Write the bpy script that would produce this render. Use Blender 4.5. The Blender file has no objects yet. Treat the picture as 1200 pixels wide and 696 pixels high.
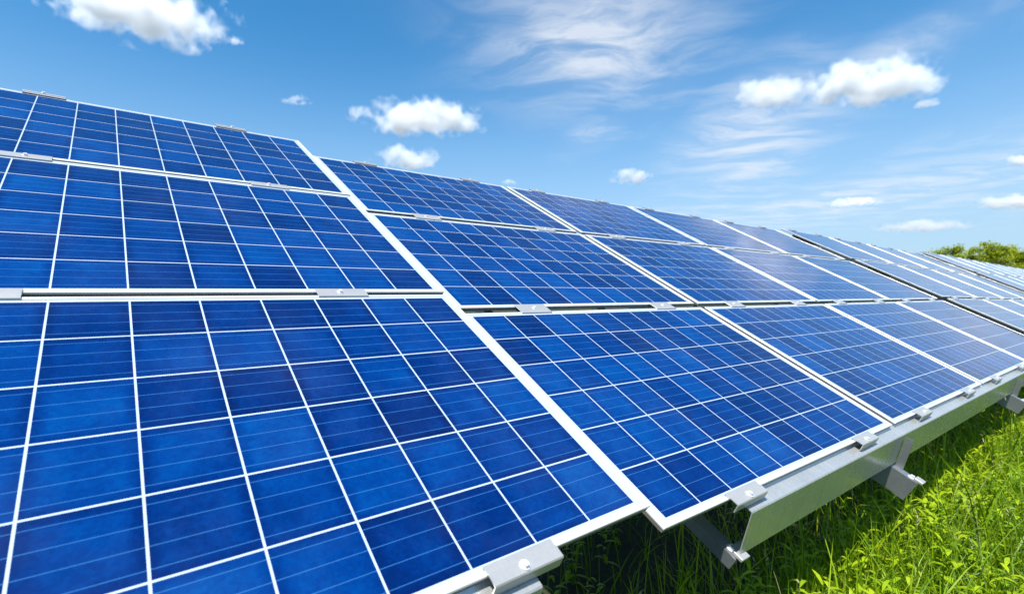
import bpy, bmesh, math, random
import numpy as np
from mathutils import Matrix, Vector, noise

random.seed(7)
rng = np.random.default_rng(7)
sc = bpy.context.scene
COL = sc.collection
R = math.radians

# ------------------------------------------------------------------ helpers
def tag(o, label=None, cat=None, group=None, kind=None):
    if label: o['label'] = label
    if cat: o['category'] = cat
    if group: o['group'] = group
    if kind: o['kind'] = kind
    return o

def link(name, me, mat=None, parent=None, matrix=None):
    o = bpy.data.objects.new(name, me)
    COL.objects.link(o)
    if mat is not None and len(me.materials) == 0:
        me.materials.append(mat)
    if parent is not None:
        o.parent = parent
    if matrix is not None:
        o.matrix_local = matrix
    return o

def empty(name, M):
    o = bpy.data.objects.new(name, None)
    COL.objects.link(o)
    o.empty_display_size = 0.1
    o.matrix_world = M
    return o

def mesh_np(name, verts, faces_flat, loop_starts, smooth=False):
    me = bpy.data.meshes.new(name)
    nv, nl, nf = len(verts), len(faces_flat), len(loop_starts)
    me.vertices.add(nv); me.vertices.foreach_set('co', np.asarray(verts, np.float32).ravel())
    me.loops.add(nl); me.loops.foreach_set('vertex_index', np.asarray(faces_flat, np.int32))
    me.polygons.add(nf); me.polygons.foreach_set('loop_start', np.asarray(loop_starts, np.int32))
    if smooth:
        me.polygons.foreach_set('use_smooth', np.ones(nf, bool))
    me.update(calc_edges=True); me.validate()
    return me

class MB:
    """collects closed solids for one mesh"""
    def __init__(s): s.bm = bmesh.new()
    def box(s, x0, x1, y0, y1, z0, z1, M=None, bevel=0):
        pts = [(x, y, z) for x in (x0, x1) for y in (y0, y1) for z in (z0, z1)]
        v = [s.bm.verts.new(M @ Vector(p) if M else p) for p in pts]
        fs = [(0, 1, 3, 2), (4, 6, 7, 5), (0, 4, 5, 1), (2, 3, 7, 6), (0, 2, 6, 4), (1, 5, 7, 3)]
        new = [s.bm.faces.new([v[i] for i in f]) for f in fs]
        if bevel:
            es = list({e for f in new for e in f.edges})
            bmesh.ops.bevel(s.bm, geom=es, offset=bevel, segments=1, affect='EDGES')
        return s
    def profile(s, pts, x0, x1):
        """closed polygon of (y, z) extruded along x"""
        a = [s.bm.verts.new((x0, p[0], p[1])) for p in pts]
        b = [s.bm.verts.new((x1, p[0], p[1])) for p in pts]
        n = len(pts)
        s.bm.faces.new(a); s.bm.faces.new(b[::-1])
        for i in range(n):
            s.bm.faces.new((a[i], b[i], b[(i + 1) % n], a[(i + 1) % n]))
        return s
    def strip(s, line, t, x0, x1):
        """open polyline of (y, z) thickened by t, extruded along x"""
        P = [Vector((p[0], p[1])) for p in line]
        off = []
        for i, p in enumerate(P):
            ds = []
            if i > 0: ds.append((P[i] - P[i - 1]).normalized())
            if i < len(P) - 1: ds.append((P[i + 1] - P[i]).normalized())
            ns = [Vector((-d.y, d.x)) for d in ds]
            m = sum(ns, Vector((0, 0))) / len(ns)
            L = m.length
            m = m / L if L > 1e-6 else ns[0]
            off.append(p + m * (t / max(L, .4)))
        pts = [tuple(p) for p in P] + [tuple(p) for p in off[::-1]]
        return s.profile(pts, x0, x1)
    def cyl(s, c, axis, r, h, n=6, r2=None):
        r2 = r if r2 is None else r2
        ax = Vector(axis).normalized()
        q = ax.to_track_quat('Z', 'Y')
        a = [s.bm.verts.new(Vector(c) + q @ Vector((r * math.cos(2 * math.pi * i / n), r * math.sin(2 * math.pi * i / n), 0))) for i in range(n)]
        b = [s.bm.verts.new(Vector(c) + q @ Vector((r2 * math.cos(2 * math.pi * i / n), r2 * math.sin(2 * math.pi * i / n), h))) for i in range(n)]
        s.bm.faces.new(a[::-1]); s.bm.faces.new(b)
        for i in range(n):
            s.bm.faces.new((a[i], a[(i + 1) % n], b[(i + 1) % n], b[i]))
        return s
    def mesh(s, name):
        bmesh.ops.recalc_face_normals(s.bm, faces=s.bm.faces)
        me = bpy.data.meshes.new(name); s.bm.to_mesh(me); s.bm.free()
        return me

# ------------------------------------------------------------------ materials
class NT:
    def __init__(s, name):
        s.m = bpy.data.materials.new(name); s.m.use_nodes = True
        s.t = s.m.node_tree; s.t.nodes.clear()
        s.out = s.t.nodes.new('ShaderNodeOutputMaterial')
    def n(s, typ, props=None, **ins):
        nd = s.t.nodes.new('ShaderNode' + typ)
        for k, v in (props or {}).items(): setattr(nd, k, v)
        for k, v in ins.items():
            key = int(k[1:]) if k[0] == 'i' and k[1:].isdigit() else k.replace('_', ' ')
            s.set(nd.inputs[key], v)
        return nd
    def set(s, inp, v):
        if isinstance(v, bpy.types.NodeSocket): s.t.links.new(v, inp)
        elif isinstance(v, bpy.types.Node): s.t.links.new(v.outputs[0], inp)
        else: inp.default_value = v
    def math(s, op, a, b=None, c=None, clamp=False):
        nd = s.t.nodes.new('ShaderNodeMath'); nd.operation = op; nd.use_clamp = clamp
        for i, v in enumerate((a, b, c)):
            if v is not None: s.set(nd.inputs[i], v)
        return nd.outputs[0]
    def mix(s, fac, a, b, typ='RGBA', blend='MIX'):
        nd = s.t.nodes.new('ShaderNodeMix'); nd.data_type = typ
        if typ == 'RGBA': nd.blend_type = blend
        ids = {'RGBA': (0, 6, 7, 2), 'FLOAT': (0, 2, 3, 0)}[typ]
        s.set(nd.inputs[ids[0]], fac); s.set(nd.inputs[ids[1]], a); s.set(nd.inputs[ids[2]], b)
        return nd.outputs[ids[3]]
    def ramp(s, fac, stops, interp='LINEAR'):
        nd = s.t.nodes.new('ShaderNodeValToRGB'); cr = nd.color_ramp; cr.interpolation = interp
        while len(cr.elements) < len(stops): cr.elements.new(.5)
        for e, (p, c) in zip(cr.elements, stops):
            e.position = p; e.color = (*c, 1) if len(c) == 3 else c
        s.set(nd.inputs[0], fac)
        return nd.outputs[0]
    def map(s, v, a, b, c, d, smooth=False):
        nd = s.t.nodes.new('ShaderNodeMapRange'); nd.clamp = True
        if smooth: nd.interpolation_type = 'SMOOTHSTEP'
        s.set(nd.inputs[0], v)
        for i, q in enumerate((a, b, c, d)): s.set(nd.inputs[i + 1], q)
        return nd.outputs[0]
    def surf(s, sh):
        s.t.links.new(sh.outputs[0] if isinstance(sh, bpy.types.Node) else sh, s.out.inputs[0]); return s.m

PITCH, NC, NR = 0.1585, 10, 6
MU, MV = 0.034, 0.0205
W, H = NC * PITCH + 2 * MU, NR * PITCH + 2 * MV

def cell_material():
    t = NT('solar_cells_under_glass')
    tc = t.n('TexCoord'); sep = t.n('SeparateXYZ', i0=tc.outputs['Object'])
    oi = t.n('ObjectInfo')
    cu = t.math('DIVIDE', t.math('SUBTRACT', sep.outputs[0], MU), PITCH)
    cv = t.math('DIVIDE', t.math('SUBTRACT', sep.outputs[1], MV), PITCH)
    fu, fv = t.math('FRACT', cu), t.math('FRACT', cv)
    iu, iv = t.math('FLOOR', cu), t.math('FLOOR', cv)
    # white backsheet in the gaps and the margin
    eu = t.math('ABSOLUTE', t.math('SUBTRACT', fu, .5)); ev = t.math('ABSOLUTE', t.math('SUBTRACT', fv, .5))
    gap = t.math('MAXIMUM', t.math('GREATER_THAN', eu, .5 - .0140), t.math('GREATER_THAN', ev, .5 - .0125))
    out = t.math('MAXIMUM', t.math('MAXIMUM', t.math('LESS_THAN', cu, 0), t.math('GREATER_THAN', cu, NC)),
                 t.math('MAXIMUM', t.math('LESS_THAN', cv, 0), t.math('GREATER_THAN', cv, NR)))
    white = t.math('MAXIMUM', gap, out)
    # four bus bars per cell, along the panel
    fb = t.math('FRACT', t.math('MULTIPLY', fv, 4.0))
    bus = t.math('LESS_THAN', t.math('ABSOLUTE', t.math('SUBTRACT', fb, .5)), .017)
    # per cell random
    cmb = t.n('CombineXYZ', i0=iu, i1=iv, i2=t.math('MULTIPLY', oi.outputs['Random'], 91.7))
    wn = t.n('TexWhiteNoise', i0=cmb)
    rs = t.n('SeparateColor', i0=wn.outputs[1])
    # crystal grains, different in every cell
    offs = t.n('VectorMath', {'operation': 'MULTIPLY_ADD'}, i0=cmb, i1=(3.17, 5.31, 1.0), i2=tc.outputs['Object'])
    vor = t.n('TexVoronoi', {'feature': 'F1'}, i0=offs, Scale=130.0, Randomness=1.0)
    gs = t.n('SeparateColor', i0=vor.outputs['Color'])
    n1 = t.n('TexNoise', i0=offs, Scale=9.0, Detail=3.0, Roughness=.55)
    n2 = t.n('TexNoise', i0=offs, Scale=300.0, Detail=2.0, Roughness=.6)
    tone = t.math('ADD', t.math('ADD', t.math('MULTIPLY', rs.outputs[0], .33), .115), t.math('MULTIPLY', n1.outputs[0], .48))
    tone = t.math('ADD', tone, t.math('MULTIPLY', t.math('SUBTRACT', gs.outputs[0], .5), .09))
    tone = t.math('ADD', tone, t.math('MULTIPLY', t.math('SUBTRACT', n2.outputs[0], .5), .14))
    # anti-reflection coat is thinner towards the rim of a cell: deeper, more violet blue
    rim = t.map(t.math('MAXIMUM', eu, ev), .30, .5, 0, 1, True)
    rimn = t.math('MULTIPLY', rim, t.map(n1.outputs[0], .38, .62, .15, 1))
    tone = t.math('SUBTRACT', tone, t.math('MULTIPLY', rimn, .26))
    col = t.ramp(tone, [(.16, (.0004, .0060, .050)), (.40, (.0001, .0150, .102)), (.60, (.0001, .0300, .160)), (.88, (.0002, .062, .235))])
    col = t.mix(bus, col, (.025, .115, .29, 1))
    col = t.mix(white, col, (.40, .48, .60, 1))
    # a little dust on the glass
    dn = t.n('TexNoise', i0=tc.outputs['Object'], Scale=2.3, Detail=6.0, Roughness=.65)
    dust = t.map(dn.outputs[0], .45, .8, .0, .022)
    col = t.mix(dust, col, (.42, .42, .40, 1))
    rough = t.map(dn.outputs[0], .3, .75, .07, .16)
    p = t.n('BsdfPrincipled', Base_Color=col, Roughness=rough, IOR=1.34)
    bump = t.n('Bump', Strength=.05, Distance=.0005, Height=t.n('TexNoise', i0=tc.outputs['Object'], Scale=900.0, Detail=1.0).outputs[0])
    t.set(p.inputs['Normal'], bump.outputs[0])
    return t.surf(p)

def metal_material(name, base, metallic, rough, spangle=.12, streak=0):
    t = NT(name)
    tc = t.n('TexCoord')
    v = t.n('TexVoronoi', i0=tc.outputs['Object'], Scale=160.0)
    vs = t.n('SeparateColor', i0=v.outputs['Color'])
    n = t.n('TexNoise', i0=tc.outputs['Object'], Scale=6.0, Detail=6.0, Roughness=.65)
    mp = t.n('Mapping', i0=tc.outputs['Object']); mp.inputs['Scale'].default_value = (60, 2.5, 2.5)
    st = t.n('TexNoise', i0=mp, Scale=1.0, Detail=3.0)
    f = t.math('ADD', t.math('MULTIPLY', t.math('SUBTRACT', vs.outputs[0], .5), spangle), 1.0)
    f = t.math('MULTIPLY', f, t.map(n.outputs[0], .3, .7, 1 - spangle, 1 + spangle * .4))
    f = t.math('MULTIPLY', f, t.map(st.outputs[0], .35, .75, 1, 1 - streak))
    c = t.n('VectorMath', {'operation': 'SCALE'}, i0=base, Scale=f)
    r = t.map(n.outputs[0], .3, .7, rough * .85, rough * 1.2)
    bump = t.n('Bump', Strength=.08, Distance=.001, Height=n.outputs[0])
    p = t.n('BsdfPrincipled', Base_Color=c.outputs[0], Metallic=metallic, Roughness=r)
    t.set(p.inputs['Normal'], bump.outputs[0])
    return t.surf(p)

def leaf_material(name, stops, trans=.45, rough=.45, noise_scale=None):
    t = NT(name)
    g = t.n('NewGeometry'); tc = t.n('TexCoord')
    f = g.outputs['Random Per Island']
    n = t.n('TexNoise', i0=tc.outputs['Object'], Scale=noise_scale or 1.3, Detail=3.0)
    f = t.math('ADD', t.math('MULTIPLY', f, .6), t.math('MULTIPLY', t.map(n.outputs[0], .3, .7, 0, 1), .4))
    col = t.ramp(f, stops)
    p = t.n('BsdfPrincipled', Base_Color=col, Roughness=rough, IOR=1.4)
    p.inputs['Specular IOR Level'].default_value = .3
    tr = t.n('BsdfTranslucent', Color=col)
    mx = t.n('MixShader', i0=trans, i1=p.outputs[0], i2=tr.outputs[0])
    return t.surf(mx)

def plain(name, base, rough=.6, metallic=0.0):
    t = NT(name)
    tc = t.n('TexCoord'); n = t.n('TexNoise', i0=tc.outputs['Object'], Scale=14.0, Detail=5.0)
    c = t.n('VectorMath', {'operation': 'SCALE'}, i0=base, Scale=t.map(n.outputs[0], .3, .7, .8, 1.1))
    return t.surf(t.n('BsdfPrincipled', Base_Color=c.outputs[0], Roughness=rough, Metallic=metallic))

M_CELL = cell_material()
M_FRAME = metal_material('anodised_aluminium', (.70, .70, .69), .25, .38, .05)
M_GALV = metal_material('galvanised_steel', (.52, .52, .505), .5, .26, .09, .16)
M_GALV_SHADE = metal_material('shade_darkened_galvanised_steel', (.33, .34, .35), .7, .32, .10, .15)  # darker copy of the galvanised steel; shade on rafters and brackets put into colour
M_CLAMP = metal_material('clamp_aluminium', (.45, .44, .425), .4, .36, .06)
M_BOLT = metal_material('stainless_steel', (.78, .78, .78), .45, .3, .04)
M_BACK = plain('white_backsheet', (.7, .7, .7), .5)
M_SEAL = plain('brown_black_rubber', (.15, .135, .12), .6)
M_BLACK = plain('black_plastic', (.03, .03, .03), .5)

# ------------------------------------------------------------------ camera (level, at the world's X/Y origin)
EYE = 1.30
cam_d = bpy.data.cameras.new('camera'); cam = bpy.data.objects.new('camera', cam_d); COL.objects.link(cam)
cam.location = (0, 0, EYE); cam.rotation_euler = (R(90), 0, 0)
cam_d.sensor_width = 36; cam_d.lens = 36 * 579.93 / 1200; cam_d.shift_x = (600 - 548.12) / 1200
cam_d.dof.use_dof = True; cam_d.dof.focus_distance = 1.7; cam_d.dof.aperture_fstop = 3.8
cam_d.clip_start = .05; cam_d.clip_end = 20000
sc.camera = cam

# ------------------------------------------------------------------ tables: planes solved from the photograph
def plane(u, v, n, o):
    M = Matrix(((u[0], v[0], n[0], o[0]), (u[1], v[1], n[1], o[1]), (u[2], v[2], n[2], o[2] + EYE), (0, 0, 0, 1)))
    return M
TA = plane((.807304, .590082, .008008), (-.512941, .694927, .503953), (.291808, -.410951, .863694), (-.899617, .196862, -.504775))
TB = plane((.820422, .571747, .003575), (-.498319, .711964, .494757), (.280331, -.407691, .869024), (.476234, 1.189988, -.555999))
def on_b(u, v=0, n=0, rz=0):
    return TB @ Matrix.Translation((u, v, n)) @ Matrix.Rotation(R(rz), 4, 'Z')
GU = 0.0483
TABLES = [  # matrix, first column, last column, row gap, rafter positions, description
    dict(M=TA, c0=-1, c1=0, gap=.0218, raft=(-1.3, -.15), word='nearest array', r0=-1.62, r1=1.266),
    dict(M=TB, c0=0, c1=3, gap=.0425, raft=(.345, 1.67, 4.34, 6.3), word='second array', r0=.362, r1=6.45),
    dict(M=on_b(6.862, -.005, .032, -.9) @ Matrix.Rotation(R(.27), 4, 'Y'), c0=0, c1=3, gap=.0425, raft=(.345, 1.67, 4.34, 6.3), word='third array', r0=.3, r1=6.5),
    dict(M=on_b(13.80, 0, .036, 0) @ Matrix.Rotation(R(.15), 4, 'Y'), c0=0, c1=9, gap=.0425, raft=(.5, 3.5, 6.5, 9.5, 12.5, 15.5), word='farthest array', r0=.3, r1=16.6),
]
ROWN = ('bottom', 'middle', 'top')
ORD = ('first', 'second', 'third', 'fourth', 'fifth', 'sixth', 'seventh', 'eighth', 'ninth', 'tenth')

# panel meshes
def frame_mesh():
    bm = bmesh.new()
    lu, lv, D, top = .012, .0115, .0042, .0022
    def rect(a, b, z):
        return [bm.verts.new(p) for p in ((a, b, z), (W - a, b, z), (W - a, H - b, z), (a, H - b, z))]
    loops = [rect(0, 0, -D), rect(0, 0, top - .0012), rect(.0012, .0012, top), rect(lu - .0008, lv - .0008, top), rect(lu, lv, top - .0012), rect(lu, lv, -D)]
    for i in range(len(loops)):
        a, b = loops[i], loops[(i + 1) % len(loops)]
        for k in range(4):
            bm.faces.new((a[k], a[(k + 1) % 4], b[(k + 1) % 4], b[k]))
    bmesh.ops.recalc_face_normals(bm, faces=bm.faces)
    me = bpy.data.meshes.new('frame'); bm.to_mesh(me); bm.free(); me.materials.append(M_FRAME)
    return me
ME_FRAME = frame_mesh()
_m = MB(); _m.box(.0125, W - .0125, .012, H - .012, -.0040, 0); ME_SHEET = _m.mesh('cell_sheet'); ME_SHEET.materials.append(M_CELL)
_m = MB(); _m.box(.024, W - .024, .0145, H - .0145, -.0058, -.0043); ME_BACK = _m.mesh('backsheet'); ME_BACK.name = 'backsheet'; ME_BACK.materials.append(M_BACK)
_m = MB(); _m.box(W / 2 - .06, W / 2 + .06, H - .16, H - .05, -.03, -.0072, bevel=.004); ME_JB = _m.mesh('junction_box'); ME_JB.materials.append(M_BLACK)

def seal_mesh():
    # dark rubber channel that grips the rim of the panel under the bright lip
    bm = bmesh.new()
    def rect(a, b, z):
        return [bm.verts.new(p) for p in ((a, b, z), (W - a, b, z), (W - a, H - b, z), (a, H - b, z))]
    loops = [rect(.0012, .0012, -.0044), rect(.0012, .0012, -.0148), rect(.0225, .0135, -.0148), rect(.0225, .0135, -.0044)]
    for i in range(4):
        a, b = loops[i], loops[(i + 1) % 4]
        for k in range(4):
            bm.faces.new((a[k], a[(k + 1) % 4], b[(k + 1) % 4], b[k]))
    bmesh.ops.recalc_face_normals(bm, faces=bm.faces)
    me = bpy.data.meshes.new('edge_seal'); bm.to_mesh(me); bm.free(); me.materials.append(M_SEAL)
    return me
ME_SEAL = seal_mesh()
def make_panel():
    root = empty('solar_panel', Matrix())
    link('frame', ME_FRAME, None, root)
    s = link('cell_sheet', ME_SHEET, None, root)
    link('edge_seal', ME_SEAL, None, root)
    link('backsheet', ME_BACK, None, root)
    link('junction_box', ME_JB, None, root)
    return root
def copy_tree(o, parent=None):
    c = o.copy(); COL.objects.link(c)
    if parent is not None:
        c.parent = parent; c.matrix_parent_inverse = Matrix()
    for ch in list(o.children):
        copy_tree(ch, c)
    return c

def clamp_meshes(gap):
    m = MB(); m.box(-.085, .085, -gap / 2 - .0125, gap / 2 + .0125, .0032, .0062, bevel=.0007)
    m.box(-.02, .02, -.004, .004, -.03, .0032)
    mid = m.mesh('clamp'); mid.materials.append(M_CLAMP)
    # end clamp: lip over the frame, plate, leg bent down on to the rail flange
    m = MB()
    m.strip([(-.0255, -.0185), (-.0245, .0045), (-.0235, .0056), (-.0025, .0062), (-.0012, .0036), (.0155, .0036)], .0028, -.085, .085)
    bot = m.mesh('clamp'); bot.materials.append(M_CLAMP)
    m = MB()
    m.strip([(-.0155, .0036), (.0012, .0036), (.0025, .0062), (.0235, .0056), (.0245, .0045), (.0255, -.0165)], .0028, -.085, .085)
    topc = m.mesh('clamp'); topc.materials.append(M_CLAMP)
    return bot, mid, topc
def bolt_mesh(r=.0075, h=.0065):
    m = MB(); m.cyl((0, 0, 0), (0, 0, 1), r * 1.45, .0015, 14); m.cyl((0, 0, .0015), (0, 0, 1), r, h, 6, r * .94)
    me = m.mesh('bolt'); me.materials.append(M_BOLT); return me
ME_BOLT = bolt_mesh()
ME_BIGBOLT = bolt_mesh(.0098, .009)

proto = None
for ti, T in enumerate(TABLES):
    M = T['M']; rows = [r * (H + T['gap']) for r in range(3)]
    for c in range(T['c0'], T['c1'] + 1):
        for r in range(3):
            if proto is None:
                proto = make_panel(); p = proto
            else:
                p = copy_tree(proto)
            jit = Matrix.Rotation(R(random.uniform(-.06, .06)), 4, 'Z') @ Matrix.Rotation(R(random.uniform(-.07, .07)), 4, 'X')
            p.matrix_world = M @ Matrix.Translation((c * (W + GU) - MU + .0275, rows[r], 0)) @ jit
            n = T['c1'] - T['c0'] + 1; k = c - T['c0']
            if ti == 0:
                lab = '%s, %s row of the %s' % (('large sharp blue solar panel', 'blue solar panel beyond the picture edge')[1 if c < 0 else 0], ROWN[r], T['word'])
            elif ti == 3:
                lab = 'pale solar panel, %s row of %s, %s from left' % (ROWN[r], T['word'], ORD[k])
            else:
                lab = 'blue solar panel, %s row of %s, %s of four from left' % (ROWN[r], T['word'], ORD[k])
            tag(p, lab, 'solar panel', 'solar panels tilted on the mounting frames')
    # ---- mounting frame
    f = empty('mounting_frame', M)
    tag(f, 'galvanised steel mounting frame with clamps under the %s' % T['word'], 'mounting frame', 'mounting frames carrying the panels')
    r0, r1 = T['r0'], T['r1']
    # front rail: seat under the panels, stepped flange, face leaning, return lip
    a = R(14); L = .143
    fv, fn = -.047, -.022
    bv, bn = fv - L * math.sin(a), fn - L * math.cos(a)
    rail = MB().strip([(bv + .03, bn + .004), (bv + .002, bn), (bv, bn + .003), (fv - .0006, fn - .003), (fv + .003, fn), (-.0085, fn), (.004, -.0158), (.035, -.0156)], -.0028, r0, r1).mesh('rail')
    link('rail', rail, M_GALV, f)
    vtop = rows[2] + H
    for vc in (rows[1] - T['gap'] / 2 - .085, rows[2] - T['gap'] / 2 - .085, vtop - .03):
        mr = MB().strip([(vc + .045, -.155), (vc - .03, -.158), (vc - .03, -.0175), (vc + .03, -.0165), (vc + .03, -.05)], -.0028, r0, r1).mesh('rail')
        link('rail', mr, M_GALV, f)
    # rafters: C-section running up the slope below the rails, with bracket, posts
    for k, ur in enumerate(T['raft']):
        end = -.085 if (k == 0) else -.185
        m = MB()
        z1, z0 = -.166, (-.205 if k == 0 else -.262)
        m.box(ur, ur + .0035, end, vtop + .1, z0, z1)                       # web
        m.box(ur + .0035, ur + .05, end + .004, vtop + .1, z1 - .0035, z1 - .0002)    # top flange
        m.box(ur + .0035, ur + .05, end + .004, vtop + .1, z0 + .0002, z0 + .0035)
        m.box(ur + .0465, ur + .0498, end + .006, vtop + .1, z1 - .022, z1 - .0036)
        rf = link('rafter', m.mesh('rafter'), M_GALV_SHADE, f)
        link('bolt', ME_BIGBOLT, None, rf, Matrix.Translation((ur + .026, end + .03, z1)))
        # splice tab at the rafter end
        m = MB(); m.box(ur + .008, ur + .05, end - .012, end + .02, z1 + .001, z1 + .012, bevel=.001)
        link('end_tab', m.mesh('end_tab'), M_CLAMP, rf)
        if k > 0:
            # angle bracket on the leaning face of the front rail
            Fm = Matrix.Translation((ur + .045, fv - .0045, fn - .004)) @ Matrix.Rotation(-a, 4, 'X')
            m = MB()
            m.box(0, .016, -.0030, -.0005, -.125, -.03)       # leg on the face
            m.box(-.0030, 0, -.030, -.0005, -.150, -.010)      # leg standing out
            br = link('bracket', m.mesh('bracket'), M_GALV_SHADE, f, Fm)
            for zz in (-.044, -.108):
                link('bolt', ME_BIGBOLT, None, br, Matrix.Translation((.012, -.0031, zz)) @ Matrix.Rotation(R(90), 4, 'X'))
        # posts stand vertically on the ground
        Mi = M.inverted()
        for vp in (1.75, 2.75):
            top = M @ Vector((ur + .03, vp, z0))
            h = top.z + .25
            m = MB()
            m.box(-.04, .04, -.03, -.0265, -h, 0); m.box(-.04, -.0365, -.0265, .03, -h, 0); m.box(.0365, .04, -.0265, .03, -h, 0)
            Rz = math.atan2(M[1][0], M[0][0])
            link('post', m.mesh('post'), M_GALV, f, Mi @ Matrix.Translation(top) @ Matrix.Rotation(Rz, 4, 'Z'))
        A_ = Vector((ur + .055, 1.0, z0 + .02)); Bp = M @ Vector((ur + .055, 1.75, z0)); Bp.z = .35; B_ = Mi @ Bp
        d = (B_ - A_); q = d.to_track_quat('Z', 'X').to_matrix().to_4x4()
        m = MB(); m.box(-.02, .02, -.02, -.017, 0, d.length); m.box(-.02, -.017, -.017, .02, 0, d.length)
        link('brace', m.mesh('brace'), M_GALV, f, Matrix.Translation(A_) @ q)
    # clamps: two to each panel edge
    bot, mid, topc = clamp_meshes(T['gap'])
    vs = [(0, bot, .0090, -.0125), (rows[1] - T['gap'] / 2, mid, .0062, 0), (rows[2] - T['gap'] / 2, mid, .0062, 0), (vtop, topc, .0090, .0125)]
    for c in range(T['c0'], T['c1'] + 1):
        if ti == 3 and c > 5: continue
        for uo in ((.37, 1.24) if ti == 0 else ((.375, 1.305), (.36, 1.26), (.33, 1.26), (.36, 1.28))[c % 4]):
            for (v, me, bz, by) in vs:
                uu = c * (W + GU) + uo
                cl = link('clamp', me, None, f, Matrix.Translation((uu, v, 0)))
                link('bolt', ME_BOLT, None, cl, Matrix.Translation((random.uniform(-.01, .012), by, bz)))

# ------------------------------------------------------------------ ground
gm = NT('meadow_soil')
tc = gm.n('TexCoord')
n1 = gm.n('TexNoise', i0=tc.outputs['Object'], Scale=.35, Detail=8.0, Roughness=.7)
n2 = gm.n('TexNoise', i0=tc.outputs['Object'], Scale=9.0, Detail=6.0, Roughness=.7)
c = gm.ramp(n1.outputs[0], [(.3, (.016, .022, .006)), (.55, (.025, .034, .008)), (.75, (.040, .046, .012))])
c = gm.mix(gm.map(n2.outputs[0], .45, .62, 0, 1), c, (.016, .014, .009, 1))
gb = gm.n('Bump', Strength=.6, Distance=.03, Height=n2.outputs[0])
gp = gm.n('BsdfPrincipled', Base_Color=c, Roughness=.9); gm.set(gp.inputs['Normal'], gb.outputs[0])
M_GROUND = gm.surf(gp)
m = bmesh.new()
rings = [0, 2, 4, 6, 9, 13, 18, 25, 35, 50, 80, 130, 220, 400, 800, 1600, 4000]
prev = None
for i, r in enumerate(rings):
    if r == 0:
        cur = [m.verts.new((0, 0, 0))]
    else:
        cur = []
        for k in range(64):
            an = 2 * math.pi * k / 64; x, y = r * math.cos(an), r * math.sin(an)
            z = .03 * noise.noise((x * .5, y * .5, 0)) + (min(r, 80) / 80) * .5 * noise.noise((x * .02, y * .02, 3))
            cur.append(m.verts.new((x, y, z)))
    if prev:
        for k in range(64):
            if len(prev) == 1: m.faces.new((prev[0], cur[k], cur[(k + 1) % 64]))
            else: m.faces.new((prev[k], cur[k], cur[(k + 1) % 64], prev[(k + 1) % 64]))
    prev = cur
me = bpy.data.meshes.new('ground'); m.to_mesh(me); m.free()
me.polygons.foreach_set('use_smooth', np.ones(len(me.polygons), bool))
tag(link('ground', me, M_GROUND), kind='structure')

# ------------------------------------------------------------------ grass and weeds
UH = Vector((TB[0][0], TB[1][0], 0)).normalized(); VH = Vector((-UH.y, UH.x, 0))
BO = Vector((TB[0][3], TB[1][3], 0))
def gpos(u, v):
    """ground point: u along the arrays, v behind (+) or in front (-) of their lower edge"""
    return np.stack([BO.x + u * UH.x + v * VH.x, BO.y + u * UH.y + v * VH.y], -1)

def blades(n, u, v, h, w, lean, hvar=.35):
    """n curved blades, each its own island"""
    p = gpos(u, v)
    d = np.hypot(p[:, 0], p[:, 1])
    az = rng.uniform(0, 2 * np.pi, n)
    hh = h * (1 + hvar * rng.standard_normal(n)).clip(.3, 2.0)
    ww = w * rng.uniform(.6, 1.4, n) * (1 + .12 * d)
    ln = np.abs(rng.normal(lean, lean * .6, n)).clip(0, 1.3)
    tw = az + np.pi / 2 + rng.normal(0, .7, n)
    ts = np.array([0, .3, .62, .85, 1.0]); wd = np.array([.8, 1, .8, .45, 0])
    V = np.zeros((n, 9, 3))
    k = 0
    for t, wi in zip(ts, wd):
        bx = hh * ln * t ** 1.9; bz = hh * t * np.cos(np.minimum(ln * t * .9, 1.35))
        cx = p[:, 0] + np.cos(az) * bx; cy = p[:, 1] + np.sin(az) * bx; cz = bz - .02
        if wi > 0:
            for s in (-.5, .5):
                V[:, k, 0] = cx + s * ww * wi * np.cos(tw); V[:, k, 1] = cy + s * ww * wi * np.sin(tw); V[:, k, 2] = cz + (s * ww * wi * .3); k += 1
        else:
            V[:, k, 0] = cx; V[:, k, 1] = cy; V[:, k, 2] = cz; k += 1
    F = np.array([0, 1, 3, 2, 2, 3, 5, 4, 4, 5, 7, 6, 6, 7, 8])
    base = np.arange(n)[:, None] * 9
    fl = (base + F[None]).ravel()
    ls = (np.arange(n)[:, None] * 15 + np.array([0, 4, 8, 12])[None]).ravel()
    return V.reshape(-1, 3), fl, ls

def leaf_shape(n, c, az, pitch, L, Wd, curl):
    """n pointed leaves (6 faces each) leaving the points c in direction az, raised by pitch, drooping by curl"""
    ts = np.array([0, .25, .55, .8, 1.0]); wd = np.array([.12, .8, 1, .6, 0])
    V = np.zeros((n, 9, 3)); k = 0
    for t, wi in zip(ts, wd):
        pt = pitch - curl * t
        x = L * t * np.cos(pt); z = L * t * np.sin(pt)
        cx = c[:, 0] + np.cos(az) * x; cy = c[:, 1] + np.sin(az) * x; cz = c[:, 2] + z
        if wi > 0:
            for s in (-.5, .5):
                V[:, k, 0] = cx - s * Wd * wi * np.sin(az); V[:, k, 1] = cy + s * Wd * wi * np.cos(az); V[:, k, 2] = cz + abs(s) * Wd * wi * .35; k += 1
        else:
            V[:, k] = np.stack([cx, cy, cz], -1); k += 1
    F = np.array([0, 1, 3, 2, 2, 3, 5, 4, 4, 5, 7, 6, 6, 7, 8])
    fl = (np.arange(n)[:, None] * 9 + F[None]).ravel()
    ls = (np.arange(n)[:, None] * 15 + np.array([0, 4, 8, 12])[None]).ravel()
    return V.reshape(-1, 3), fl, ls

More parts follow.
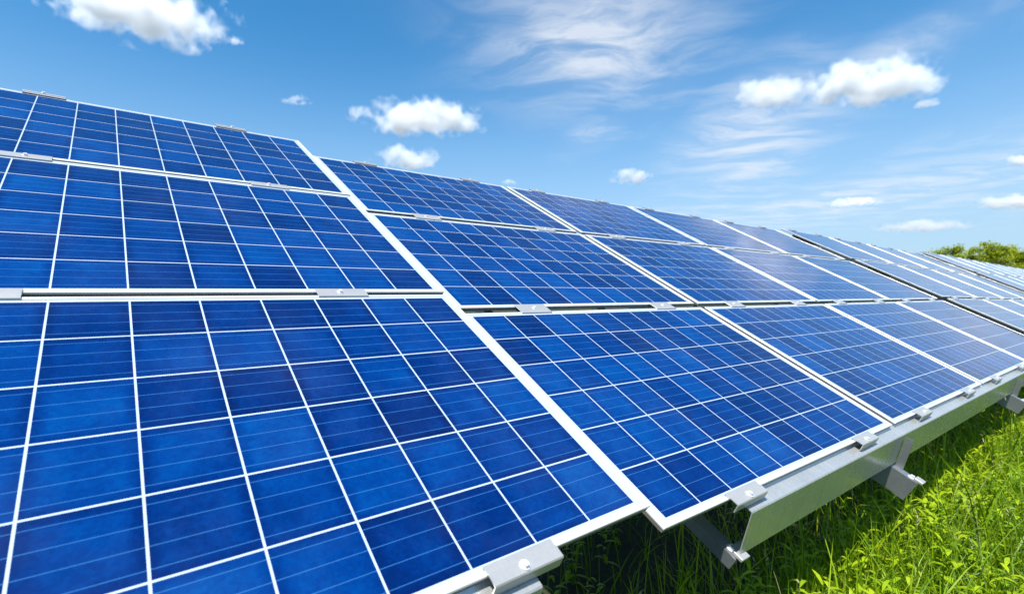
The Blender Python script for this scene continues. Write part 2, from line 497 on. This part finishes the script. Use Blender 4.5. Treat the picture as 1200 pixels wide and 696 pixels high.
def join(parts):
    V, Fl, Ls = [], [], []; nv = nl = 0
    for v, f, l in parts:
        V.append(v); Fl.append(f + nv); Ls.append(l + nl); nv += len(v); nl += len(f)
    return np.concatenate(V), np.concatenate(Fl), np.concatenate(Ls)

G_STOPS = [(0, (.045, .11, .004)), (.35, (.12, .22, .006)), (.65, (.24, .36, .008)), (.86, (.36, .44, .014)), (.94, (.42, .42, .05)), (1, (.50, .42, .16))]
M_GRASS = leaf_material('grass_blades', G_STOPS, .36, .4, 1.1)
M_WEED = leaf_material('weed_leaves', [(0, (.17, .31, .010)), (.5, (.36, .50, .012)), (1, (.52, .60, .02))], .42, .4, 2.0)
M_STEM = plain('green_stems', (.10, .18, .02), .6)
M_STALK = leaf_material('dry_stalks', [(0, (.22, .24, .07)), (1, (.42, .38, .20))], .3, .7)

def uni(a, b, n): return rng.uniform(a, b, n)
parts = []
n = 50000; parts.append(blades(n, uni(-.6, 7.5, n), uni(-1.1, .20, n), .25, .0045, .55))
n = 2400; parts.append(blades(n, uni(-.6, 7.5, n), uni(.20, 1.9, n), .24, .0050, .5))
n = 22000; parts.append(blades(n, uni(-.6, 7.5, n), uni(-1.1, .16, n), .13, .0052, .8))
n = 26000; parts.append(blades(n, uni(7.5, 18, n), uni(-2.0, 2.5, n), .25, .005, .55))
n = 26000; parts.append(blades(n, uni(-2.5, 16, n), uni(1.6, 5.5, n), .25, .007, .55))
n = 8000; parts.append(blades(n, uni(-4, 16, n), uni(-3.2, -1.1, n), .2, .006, .55))
n = 2600; parts.append(blades(n, uni(.2, 7, n), uni(-.9, .5, n), .36, .0055, .45))
V, Fl, Ls = join(parts)
tag(link('grass', mesh_np('grass', V, Fl, Ls, True), M_GRASS), 'lush sunlit green meadow grass below the solar panels', 'grass', kind='stuff')

def weed_leaves(u, v, hs, nl=16, big=1.0):
    """leaf whorls up a number of stems at ground points"""
    cs, az, pi_, Ls_, ws, cu = [], [], [], [], [], []
    p = gpos(np.asarray(u), np.asarray(v))
    for (x, y), h in zip(p, hs):
        sx, sy = random.uniform(-.15, .15), random.uniform(-.15, .15)
        a = random.uniform(0, 6.28)
        for k in range(nl):
            t = (k + .5) / nl
            a += 2.4 + random.uniform(-.3, .3)
            cs.append((x + sx * h * t, y + sy * h * t, h * (.12 + .88 * t))); az.append(a)
            pi_.append(random.uniform(.15, .6) + .6 * t); Ls_.append(big * random.uniform(.05, .085) * (1.15 - .55 * t)); ws.append(big * random.uniform(.014, .022) * (1.15 - .5 * t)); cu.append(random.uniform(.3, 1.0))
    return leaf_shape(len(cs), np.array(cs), np.array(az), np.array(pi_), np.array(Ls_), np.array(ws), np.array(cu))
n = 1900
wu, wv = uni(.6, 9, n), uni(-1.1, .24, n)
keep = rng.random(n) < (.45 + .55 * (np.sin(wu * 3.1 + wv * 4) > -.1))
wu, wv = wu[keep], wv[keep]
V, Fl, Ls = join([weed_leaves(wu, wv, uni(.16, .33, len(wu)), 15, 1.25), weed_leaves(uni(-.2, 8, 26), uni(.35, 1.3, 26), uni(.1, .26, 26), 12)])
tag(link('undergrowth', mesh_np('undergrowth', V, Fl, Ls, True), M_WEED), 'broad leaved green weeds mixed into the meadow grass', 'undergrowth', kind='stuff')
# thin flowering stalks
n = 300
p = gpos(uni(.2, 9, n), uni(-.9, 1.3, n)); parts = []
hs = uni(.28, .5, n)
sv, sf, sl = blades(n, uni(.2, 9, n), uni(-.9, .7, n), .40, .0018, .3)
parts.append((sv, sf, sl))
tips = sv.reshape(n, 9, 3)[:, 8]
for k in range(5):
    parts.append(leaf_shape(n, tips - np.array([0, 0, .012 * k]), uni(0, 6.28, n), uni(.6, 1.3, n), uni(.012, .022, n), uni(.004, .007, n), uni(0, .4, n)))
V, Fl, Ls = join(parts)
tag(link('seed_stalks', mesh_np('seed_stalks', V, Fl, Ls, True), M_STALK), 'thin straw coloured seed stalks standing among the grass', 'grass', kind='stuff')

# individual weeds that can be made out
def weed(u, v, h, nl, big, label, lean=(.1, .05)):
    x, y = gpos(np.array([u]), np.array([v]))[0]
    root = empty('weed_plant', Matrix.Translation((x, y, 0)))
    tag(root, label, 'weed', 'leafy weeds standing out of the grass')
    lp = []; sm = MB()
    for s in range(3):
        a0 = random.uniform(0, 6.28); hh = h * random.uniform(.75, 1.0)
        dx, dy = lean[0] * math.cos(a0) * h * 1.4, lean[0] * math.sin(a0) * h * 1.4
        tip = Vector((dx, dy, hh)); q = tip.to_track_quat('Z', 'Y')
        sm.cyl((0, 0, -.02), tip, .004, tip.length + .02, 6, .0015)
        k = nl // 3
        t = (np.arange(k) + .6) / k
        c = np.stack([dx * t, dy * t, hh * t], -1)
        az = a0 + np.cumsum(np.full(k, 2.4) + rng.uniform(-.3, .3, k))
        lp.append(leaf_shape(k, c, az, uni(.2, .6, k) + .5 * t, big * uni(.07, .11, k) * (1.15 - .5 * t), big * uni(.017, .026, k) * (1.1 - .4 * t), uni(.3, 1.0, k)))
    link('stem', sm.mesh('stem'), M_STEM, root)
    V, Fl, Ls = join(lp)
    link('leaves', mesh_np('leaves', V, Fl, Ls, True), M_WEED, root)
def px_ground(px, py, z=0.0):
    """ground coordinates seen at a photograph pixel, worked out once to place the weeds"""
    dx, dz = (px - 548.12) / 579.93, (py - 348) / 579.93
    s = (EYE - z) / dz
    q = Vector((dx * s - BO.x, s - BO.y, 0))
    return q.dot(UH), q.dot(VH)
for (px, py, z, h, nl, big, lab) in [
    (672, 660, .10, .26, 24, .8, 'small weed in the shade under the corner between the first two arrays'),
    (915, 590, .10, .34, 24, .9, 'slender shaded weed below the second array\'s front rail'),
    (935, 690, .12, .30, 30, 1.2, 'broad leaved weed at the bottom of the picture on the shadow edge'),
    (1092, 610, .15, .36, 36, 1.0, 'tall bright yellow green weed beside the projecting rafter end'),
    (1160, 560, .12, .34, 33, .9, 'sunlit weed on the shadow edge at the right side'),
    (1010, 660, .12, .30, 33, 1.1, 'dense sunlit weed low on the shadow edge left of the bright grass'),
    (1130, 660, .12, .32, 33, 1.0, 'yellowish leafy weed in the sunlit grass near the bottom right')]:
    u, v = px_ground(px, py, z)
    weed(u, v, h, nl, big, lab)

# ------------------------------------------------------------------ trees far behind the last array
M_BARK = plain('bark', (.10, .08, .06), .9)
M_CROWN = leaf_material('tree_leaves', [(0, (.17, .24, .012)), (.5, (.33, .40, .018)), (1, (.50, .50, .05))], .35, .5, .5)
def tree(x, y, h, rx, label):
    root = empty('tree', Matrix.Translation((x, y, 0)))
    tag(root, label, 'tree', 'trees beyond the last array')
    tm = MB(); tm.cyl((0, 0, -.2), (0, 0, 1), .22, h * .45, 10, .12)
    limbs = []
    for k in range(7):
        a = k * 2.4; e = Vector((math.cos(a) * rx * .6, math.sin(a) * rx * .6, h * random.uniform(.6, .85)))
        st = Vector((0, 0, h * random.uniform(.2, .42))); d = e - st
        tm.cyl(st, d, .08, d.length, 7, .025); limbs.append(e)
    link('trunk', tm.mesh('trunk'), M_BARK, root)
    # crown: leaf clumps over an uneven volume
    clumps = []
    for k in range(130):
        a, zf = random.uniform(0, 6.28), random.random()
        prof = math.sin(math.pi * min(1, .12 + zf * .86)) ** .6
        rr = rx * prof * math.sqrt(random.random()) * random.uniform(.8, 1.12)
        clumps.append((math.cos(a) * rr, math.sin(a) * rr, h * (.12 + .84 * zf) * random.uniform(.95, 1.03), random.uniform(.4, .85)))
    per = 120; n = len(clumps) * per
    C = np.repeat(np.array(clumps), per, 0)
    dirs = rng.standard_normal((n, 3)); dirs /= np.linalg.norm(dirs, axis=1)[:, None]
    pos = C[:, :3] + dirs * (C[:, 3] * rng.random(n) ** .5)[:, None] * np.array([1, 1, .75])
    out = leaf_shape(n, pos, uni(0, 6.28, n), uni(-.6, 1.0, n), uni(.14, .26, n), uni(.08, .15, n), uni(0, .6, n))
    link('crown', mesh_np('crown', *out, True), M_CROWN, root)
def at(px, depth): return (px - 548.12) / 579.93 * depth, depth
for px, dep, top, rx, lab in [
    (1096, 60, 291.5, 1.5, 'low olive green tree at the left end of the far tree group'),
    (1119, 62, 287.5, 2.6, 'rounded green tree between the low bush and the tallest tree'),
    (1156, 58, 283.5, 2.3, 'tallest bushy green tree beyond the last array'),
    (1180, 60, 287.5, 2.6, 'sloping green tree just right of the tallest far tree'),
    (1206, 58, 292, 2.8, 'lower green tree cut by the right edge of the picture')]:
    x, y = at(px, dep)
    tree(x, y, EYE + (348 - top + 0) / 579.93 * dep, rx * 1.2, lab)

# ------------------------------------------------------------------ clouds: bodies of vapour two kilometres away
def cloud_material():
    t = NT('cloud_vapour')
    tc = t.n('TexCoord'); oi = t.n('ObjectInfo'); geo = t.n('NewGeometry')
    p = t.n('VectorMath', {'operation': 'MULTIPLY_ADD'}, i0=tc.outputs['Generated'], i1=(2.4, 2.4, 2.4), i2=(-1.2, -1.2, -1.2))
    q = t.n('SeparateXYZ', i0=p)
    wpos = t.n('VectorMath', {'operation': 'ADD'}, i0=geo.outputs['Position'], i1=t.n('CombineXYZ', i0=t.math('MULTIPLY', oi.outputs['Random'], 9000.0), i1=0.0, i2=0.0).outputs[0])
    fq = t.n('SeparateColor', i0=oi.outputs['Color'])
    big = t.n('TexNoise', i0=wpos, Scale=t.math('MULTIPLY', fq.outputs[0], .0095), Detail=2.0, Roughness=.5)
    med = t.n('TexNoise', i0=wpos, Scale=t.math('MULTIPLY', fq.outputs[0], .019), Detail=7.0, Roughness=.62)
    z = q.outputs[2]
    zz = t.math('MULTIPLY', z, t.math('ADD', 1.0, t.math('MULTIPLY', t.math('LESS_THAN', z, 0.0), .55)))
    r2 = t.math('ADD', t.math('ADD', t.math('MULTIPLY', q.outputs[0], q.outputs[0]), t.math('MULTIPLY', q.outputs[1], q.outputs[1])), t.math('MULTIPLY', zz, zz))
    f = t.math('SUBTRACT', .62, r2)
    f = t.math('ADD', f, t.math('MULTIPLY', t.math('SUBTRACT', big.outputs[0], .5), 2.1))
    f = t.math('ADD', f, t.math('MULTIPLY', t.math('SUBTRACT', med.outputs[0], .5), 1.75))
    # nothing may touch the hull
    f = t.math('MINIMUM', f, t.math('MULTIPLY', t.math('SUBTRACT', 1.25, r2), 1.5))
    dens = t.math('MULTIPLY', t.map(f, .0, 1.25, 0, 1, True), t.math('MULTIPLY', fq.outputs[1], CLOUD_DENSITY))
    v = t.n('VolumePrincipled', Color=(.985, .985, .99, 1), Density=dens, Anisotropy=.25)
    t.t.links.new(v.outputs[0], t.out.inputs[1])
    t.m.cycles.volume_sampling = 'MULTIPLE_IMPORTANCE'
    return t.m
CLOUD_DENSITY = .085
M_CLOUD = cloud_material()
_b = bmesh.new(); bmesh.ops.create_icosphere(_b, subdivisions=3, radius=1)
ME_CLOUD = bpy.data.meshes.new('cloud'); _b.to_mesh(ME_CLOUD); _b.free(); ME_CLOUD.materials.append(M_CLOUD)
CD = 2000.0
def cloud(px, py, w, h, label, n=0, tilt=0, lumps=3, wisp=.0, CD=CD):
    s = CD / 579.93
    o = link('cloud', ME_CLOUD)
    o.location = ((px - 548.12) * s, CD, EYE + (348 - py) * s)
    o.scale = (w * s / 2 * 1.22, w * s / 2 * .75, h * s / 2 * 1.35)
    k = max(.8, min(2.3, (140 / (h * s)) ** .6))       # finer billows in smaller clouds
    o.color = (k, (.45 if wisp else 1.0) * k ** .5, 0, 1)
    o.rotation_euler = (0, math.atan(-tilt), 0)
    tag(o, label, 'cloud', 'white clouds in the blue sky')
cloud(160, 15, 244, 74, 'large white cloud cut by the top edge at the upper left', 170, -.10, 4)
cloud(276, 49, 24, 18, 'tiny cloud scrap right below the large upper left cloud', 26)
cloud(347, 119, 44, 13, 'small thin cloud above the top edge of the nearest array', 30, 0, 2, .3)
cloud(490, 141, 172, 40, 'long flat white cloud in the left middle of the sky', 130, -.04, 4)
cloud(474, 187, 104, 32, 'white cloud resting just above the second array, below the long flat cloud', CD=1500)
cloud(598, 214, 22, 11, 'tiny cloud peeking over the panel joint of the second array', 22)
cloud(735, 209, 64, 23, 'small lone white cloud right of the middle, low over the panels', 55)
cloud(905, 113, 104, 48, 'puffy white cloud left of and touching the largest right hand cloud', 85)
cloud(1026, 100, 172, 58, 'widest white cloud high in the right half of the sky', 140, 0, 3)
cloud(1088, 122, 36, 12, 'small wisp hanging below the right end of the widest right cloud', 22, .1, 2, .4)
cloud(1082, 266, 128, 18, 'flat pale cloud streak low above the far trees', 45, 0, 3, .3)
cloud(1184, 239, 88, 23, 'low white cloud at the right edge above the pale streak', 45)
cloud(1192, 190, 40, 16, 'small cloud at the right edge, midway down the sky', 30)
cloud(1000, 238, 76, 12, 'faint flat cloud low over the middle of the right sky', CD=3200)

# ------------------------------------------------------------------ sun and sky
sdir = (UH * -.36 + VH * -.205 + Vector((0, 0, .82))).normalized()      # towards the sun
sun_d = bpy.data.lights.new('sun', 'SUN'); sun_d.energy = 4.6; sun_d.angle = R(.53); sun_d.color = (1, .965, .90)
sun = bpy.data.objects.new('sun', sun_d); COL.objects.link(sun)
sun.rotation_euler = sdir.to_track_quat('Z', 'Y').to_euler(); sun.location = sdir * 60

w = bpy.data.worlds.new('World'); sc.world = w; w.use_nodes = True
t = NT.__new__(NT); t.t = w.node_tree; t.t.nodes.clear()
sky = t.n('TexSky', {'sky_type': 'NISHITA', 'sun_disc': False, 'sun_elevation': math.asin(sdir.z), 'sun_rotation': math.atan2(sdir.x, sdir.y),
                     'air_density': 1.0, 'dust_density': .6, 'ozone_density': 2.2, 'altitude': 50})
tc = t.n('TexCoord'); d = tc.outputs['Generated']; sx = t.n('SeparateXYZ', i0=d)
az = t.math('ARCTAN2', sx.outputs[0], sx.outputs[1]); el = t.math('ARCSINE', sx.outputs[2])
# high thin cirrus on a plane far overhead
zz = t.math('MAXIMUM', sx.outputs[2], .03)
pl = t.n('CombineXYZ', i0=t.math('DIVIDE', sx.outputs[0], zz), i1=t.math('DIVIDE', sx.outputs[1], zz), i2=0.0)
wp = t.n('TexNoise', i0=pl, Scale=1.1, Detail=3.0)
pw = t.n('VectorMath', {'operation': 'MULTIPLY_ADD'}, i0=wp.outputs['Color'], i1=(.9, .9, 0), i2=pl.outputs[0])
mp = t.n('Mapping', i0=pw); mp.inputs['Rotation'].default_value = (0, 0, R(35)); mp.inputs['Scale'].default_value = (1.0, 1.7, 1)
ci = t.n('TexNoise', i0=mp, Scale=1.7, Detail=10.0, Roughness=.60)
streak = t.map(ci.outputs[0], .39, .69, 0, 1, True)
def patch(a0, e0, wa, we, tilt=0):
    x = t.math('SUBTRACT', az, a0); y = t.math('SUBTRACT', el, e0)
    y = t.math('SUBTRACT', y, t.math('MULTIPLY', x, tilt))
    q = t.math('ADD', t.math('POWER', t.math('DIVIDE', x, wa), 2.0), t.math('POWER', t.math('DIVIDE', y, we), 2.0))
    return t.math('EXPONENT', t.math('MULTIPLY', q, -1.0))
def azel(px, py):
    x, z = (px - 548.12) / 579.93, (348 - py) / 579.93
    return math.atan(x), math.atan(z / math.hypot(1, x))
cover = None
for (px, py, wa, we, tl, amp) in [(690, 45, .21, .105, -.15, 1.0), (690, 95, .15, .05, 0, .55), (880, 155, .11, .10, .25, .95), (700, 155, .06, .03, .2, .6), (1060, 55, .14, .03, .2, .5),
                                  (980, 235, .22, .035, .1, .75), (1120, 215, .12, .035, .25, .6), (1150, 160, .1, .02, .1, .3), (840, 250, .15, .03, 0, .5)]:
    a0, e0 = azel(px, py)
    q = t.math('MULTIPLY', patch(a0, e0, wa, we, tl), amp)
    cover = q if cover is None else t.math('MAXIMUM', cover, q)
# outside the photograph, to the right and behind, broken cloud that the far panels mirror
for (a0, e0, wa, we, amp) in [(.97, .17, .13, .06, 1.2), (1.55, .5, .35, .25, .9), (1.95, .9, .5, .35, .8), (1.2, .75, .25, .12, .6), (2.8, .6, .6, .3, .7)]:
    cover = t.math('MAXIMUM', cover, t.math('MULTIPLY', patch(a0, e0, wa, we), amp))
cir = t.math('MULTIPLY', t.math('ADD', t.math('MULTIPLY', streak, 1.05), .26), cover, clamp=True)
skyc = t.n('VectorMath', {'operation': 'MULTIPLY'}, i0=sky.outputs[0], i1=(.42, 1.22, 1.56))
hz = t.map(el, -.02, .56, .92, .0, True)                                  # thin veil towards the horizon
hz = t.math('POWER', hz, 1.45)
base = t.mix(hz, skyc.outputs[0], (4.5, 5.6, 6.9, 1))
cloudcol = (7.4, 7.7, 8.1, 1)
col = t.mix(t.math('MULTIPLY', cir, .72), base, cloudcol)
bg = t.n('Background', Color=col, Strength=.072)
out = t.n('OutputWorld'); t.t.links.new(bg.outputs[0], out.inputs[0])

# ------------------------------------------------------------------ render settings
sc.render.engine = 'CYCLES'
cy = sc.cycles
cy.max_bounces = 16; cy.diffuse_bounces = 3; cy.glossy_bounces = 4; cy.transmission_bounces = 4; cy.transparent_max_bounces = 48
cy.volume_bounces = 14; cy.volume_max_steps = 256; cy.volume_step_rate = 1.0
cy.use_denoising = True
try: cy.denoiser = 'OPENIMAGEDENOISE'
except Exception: pass
vs = sc.view_settings
vs.view_transform = 'Standard'; vs.look = 'None'; vs.exposure = .8; vs.gamma = 1; vs.use_curve_mapping = False
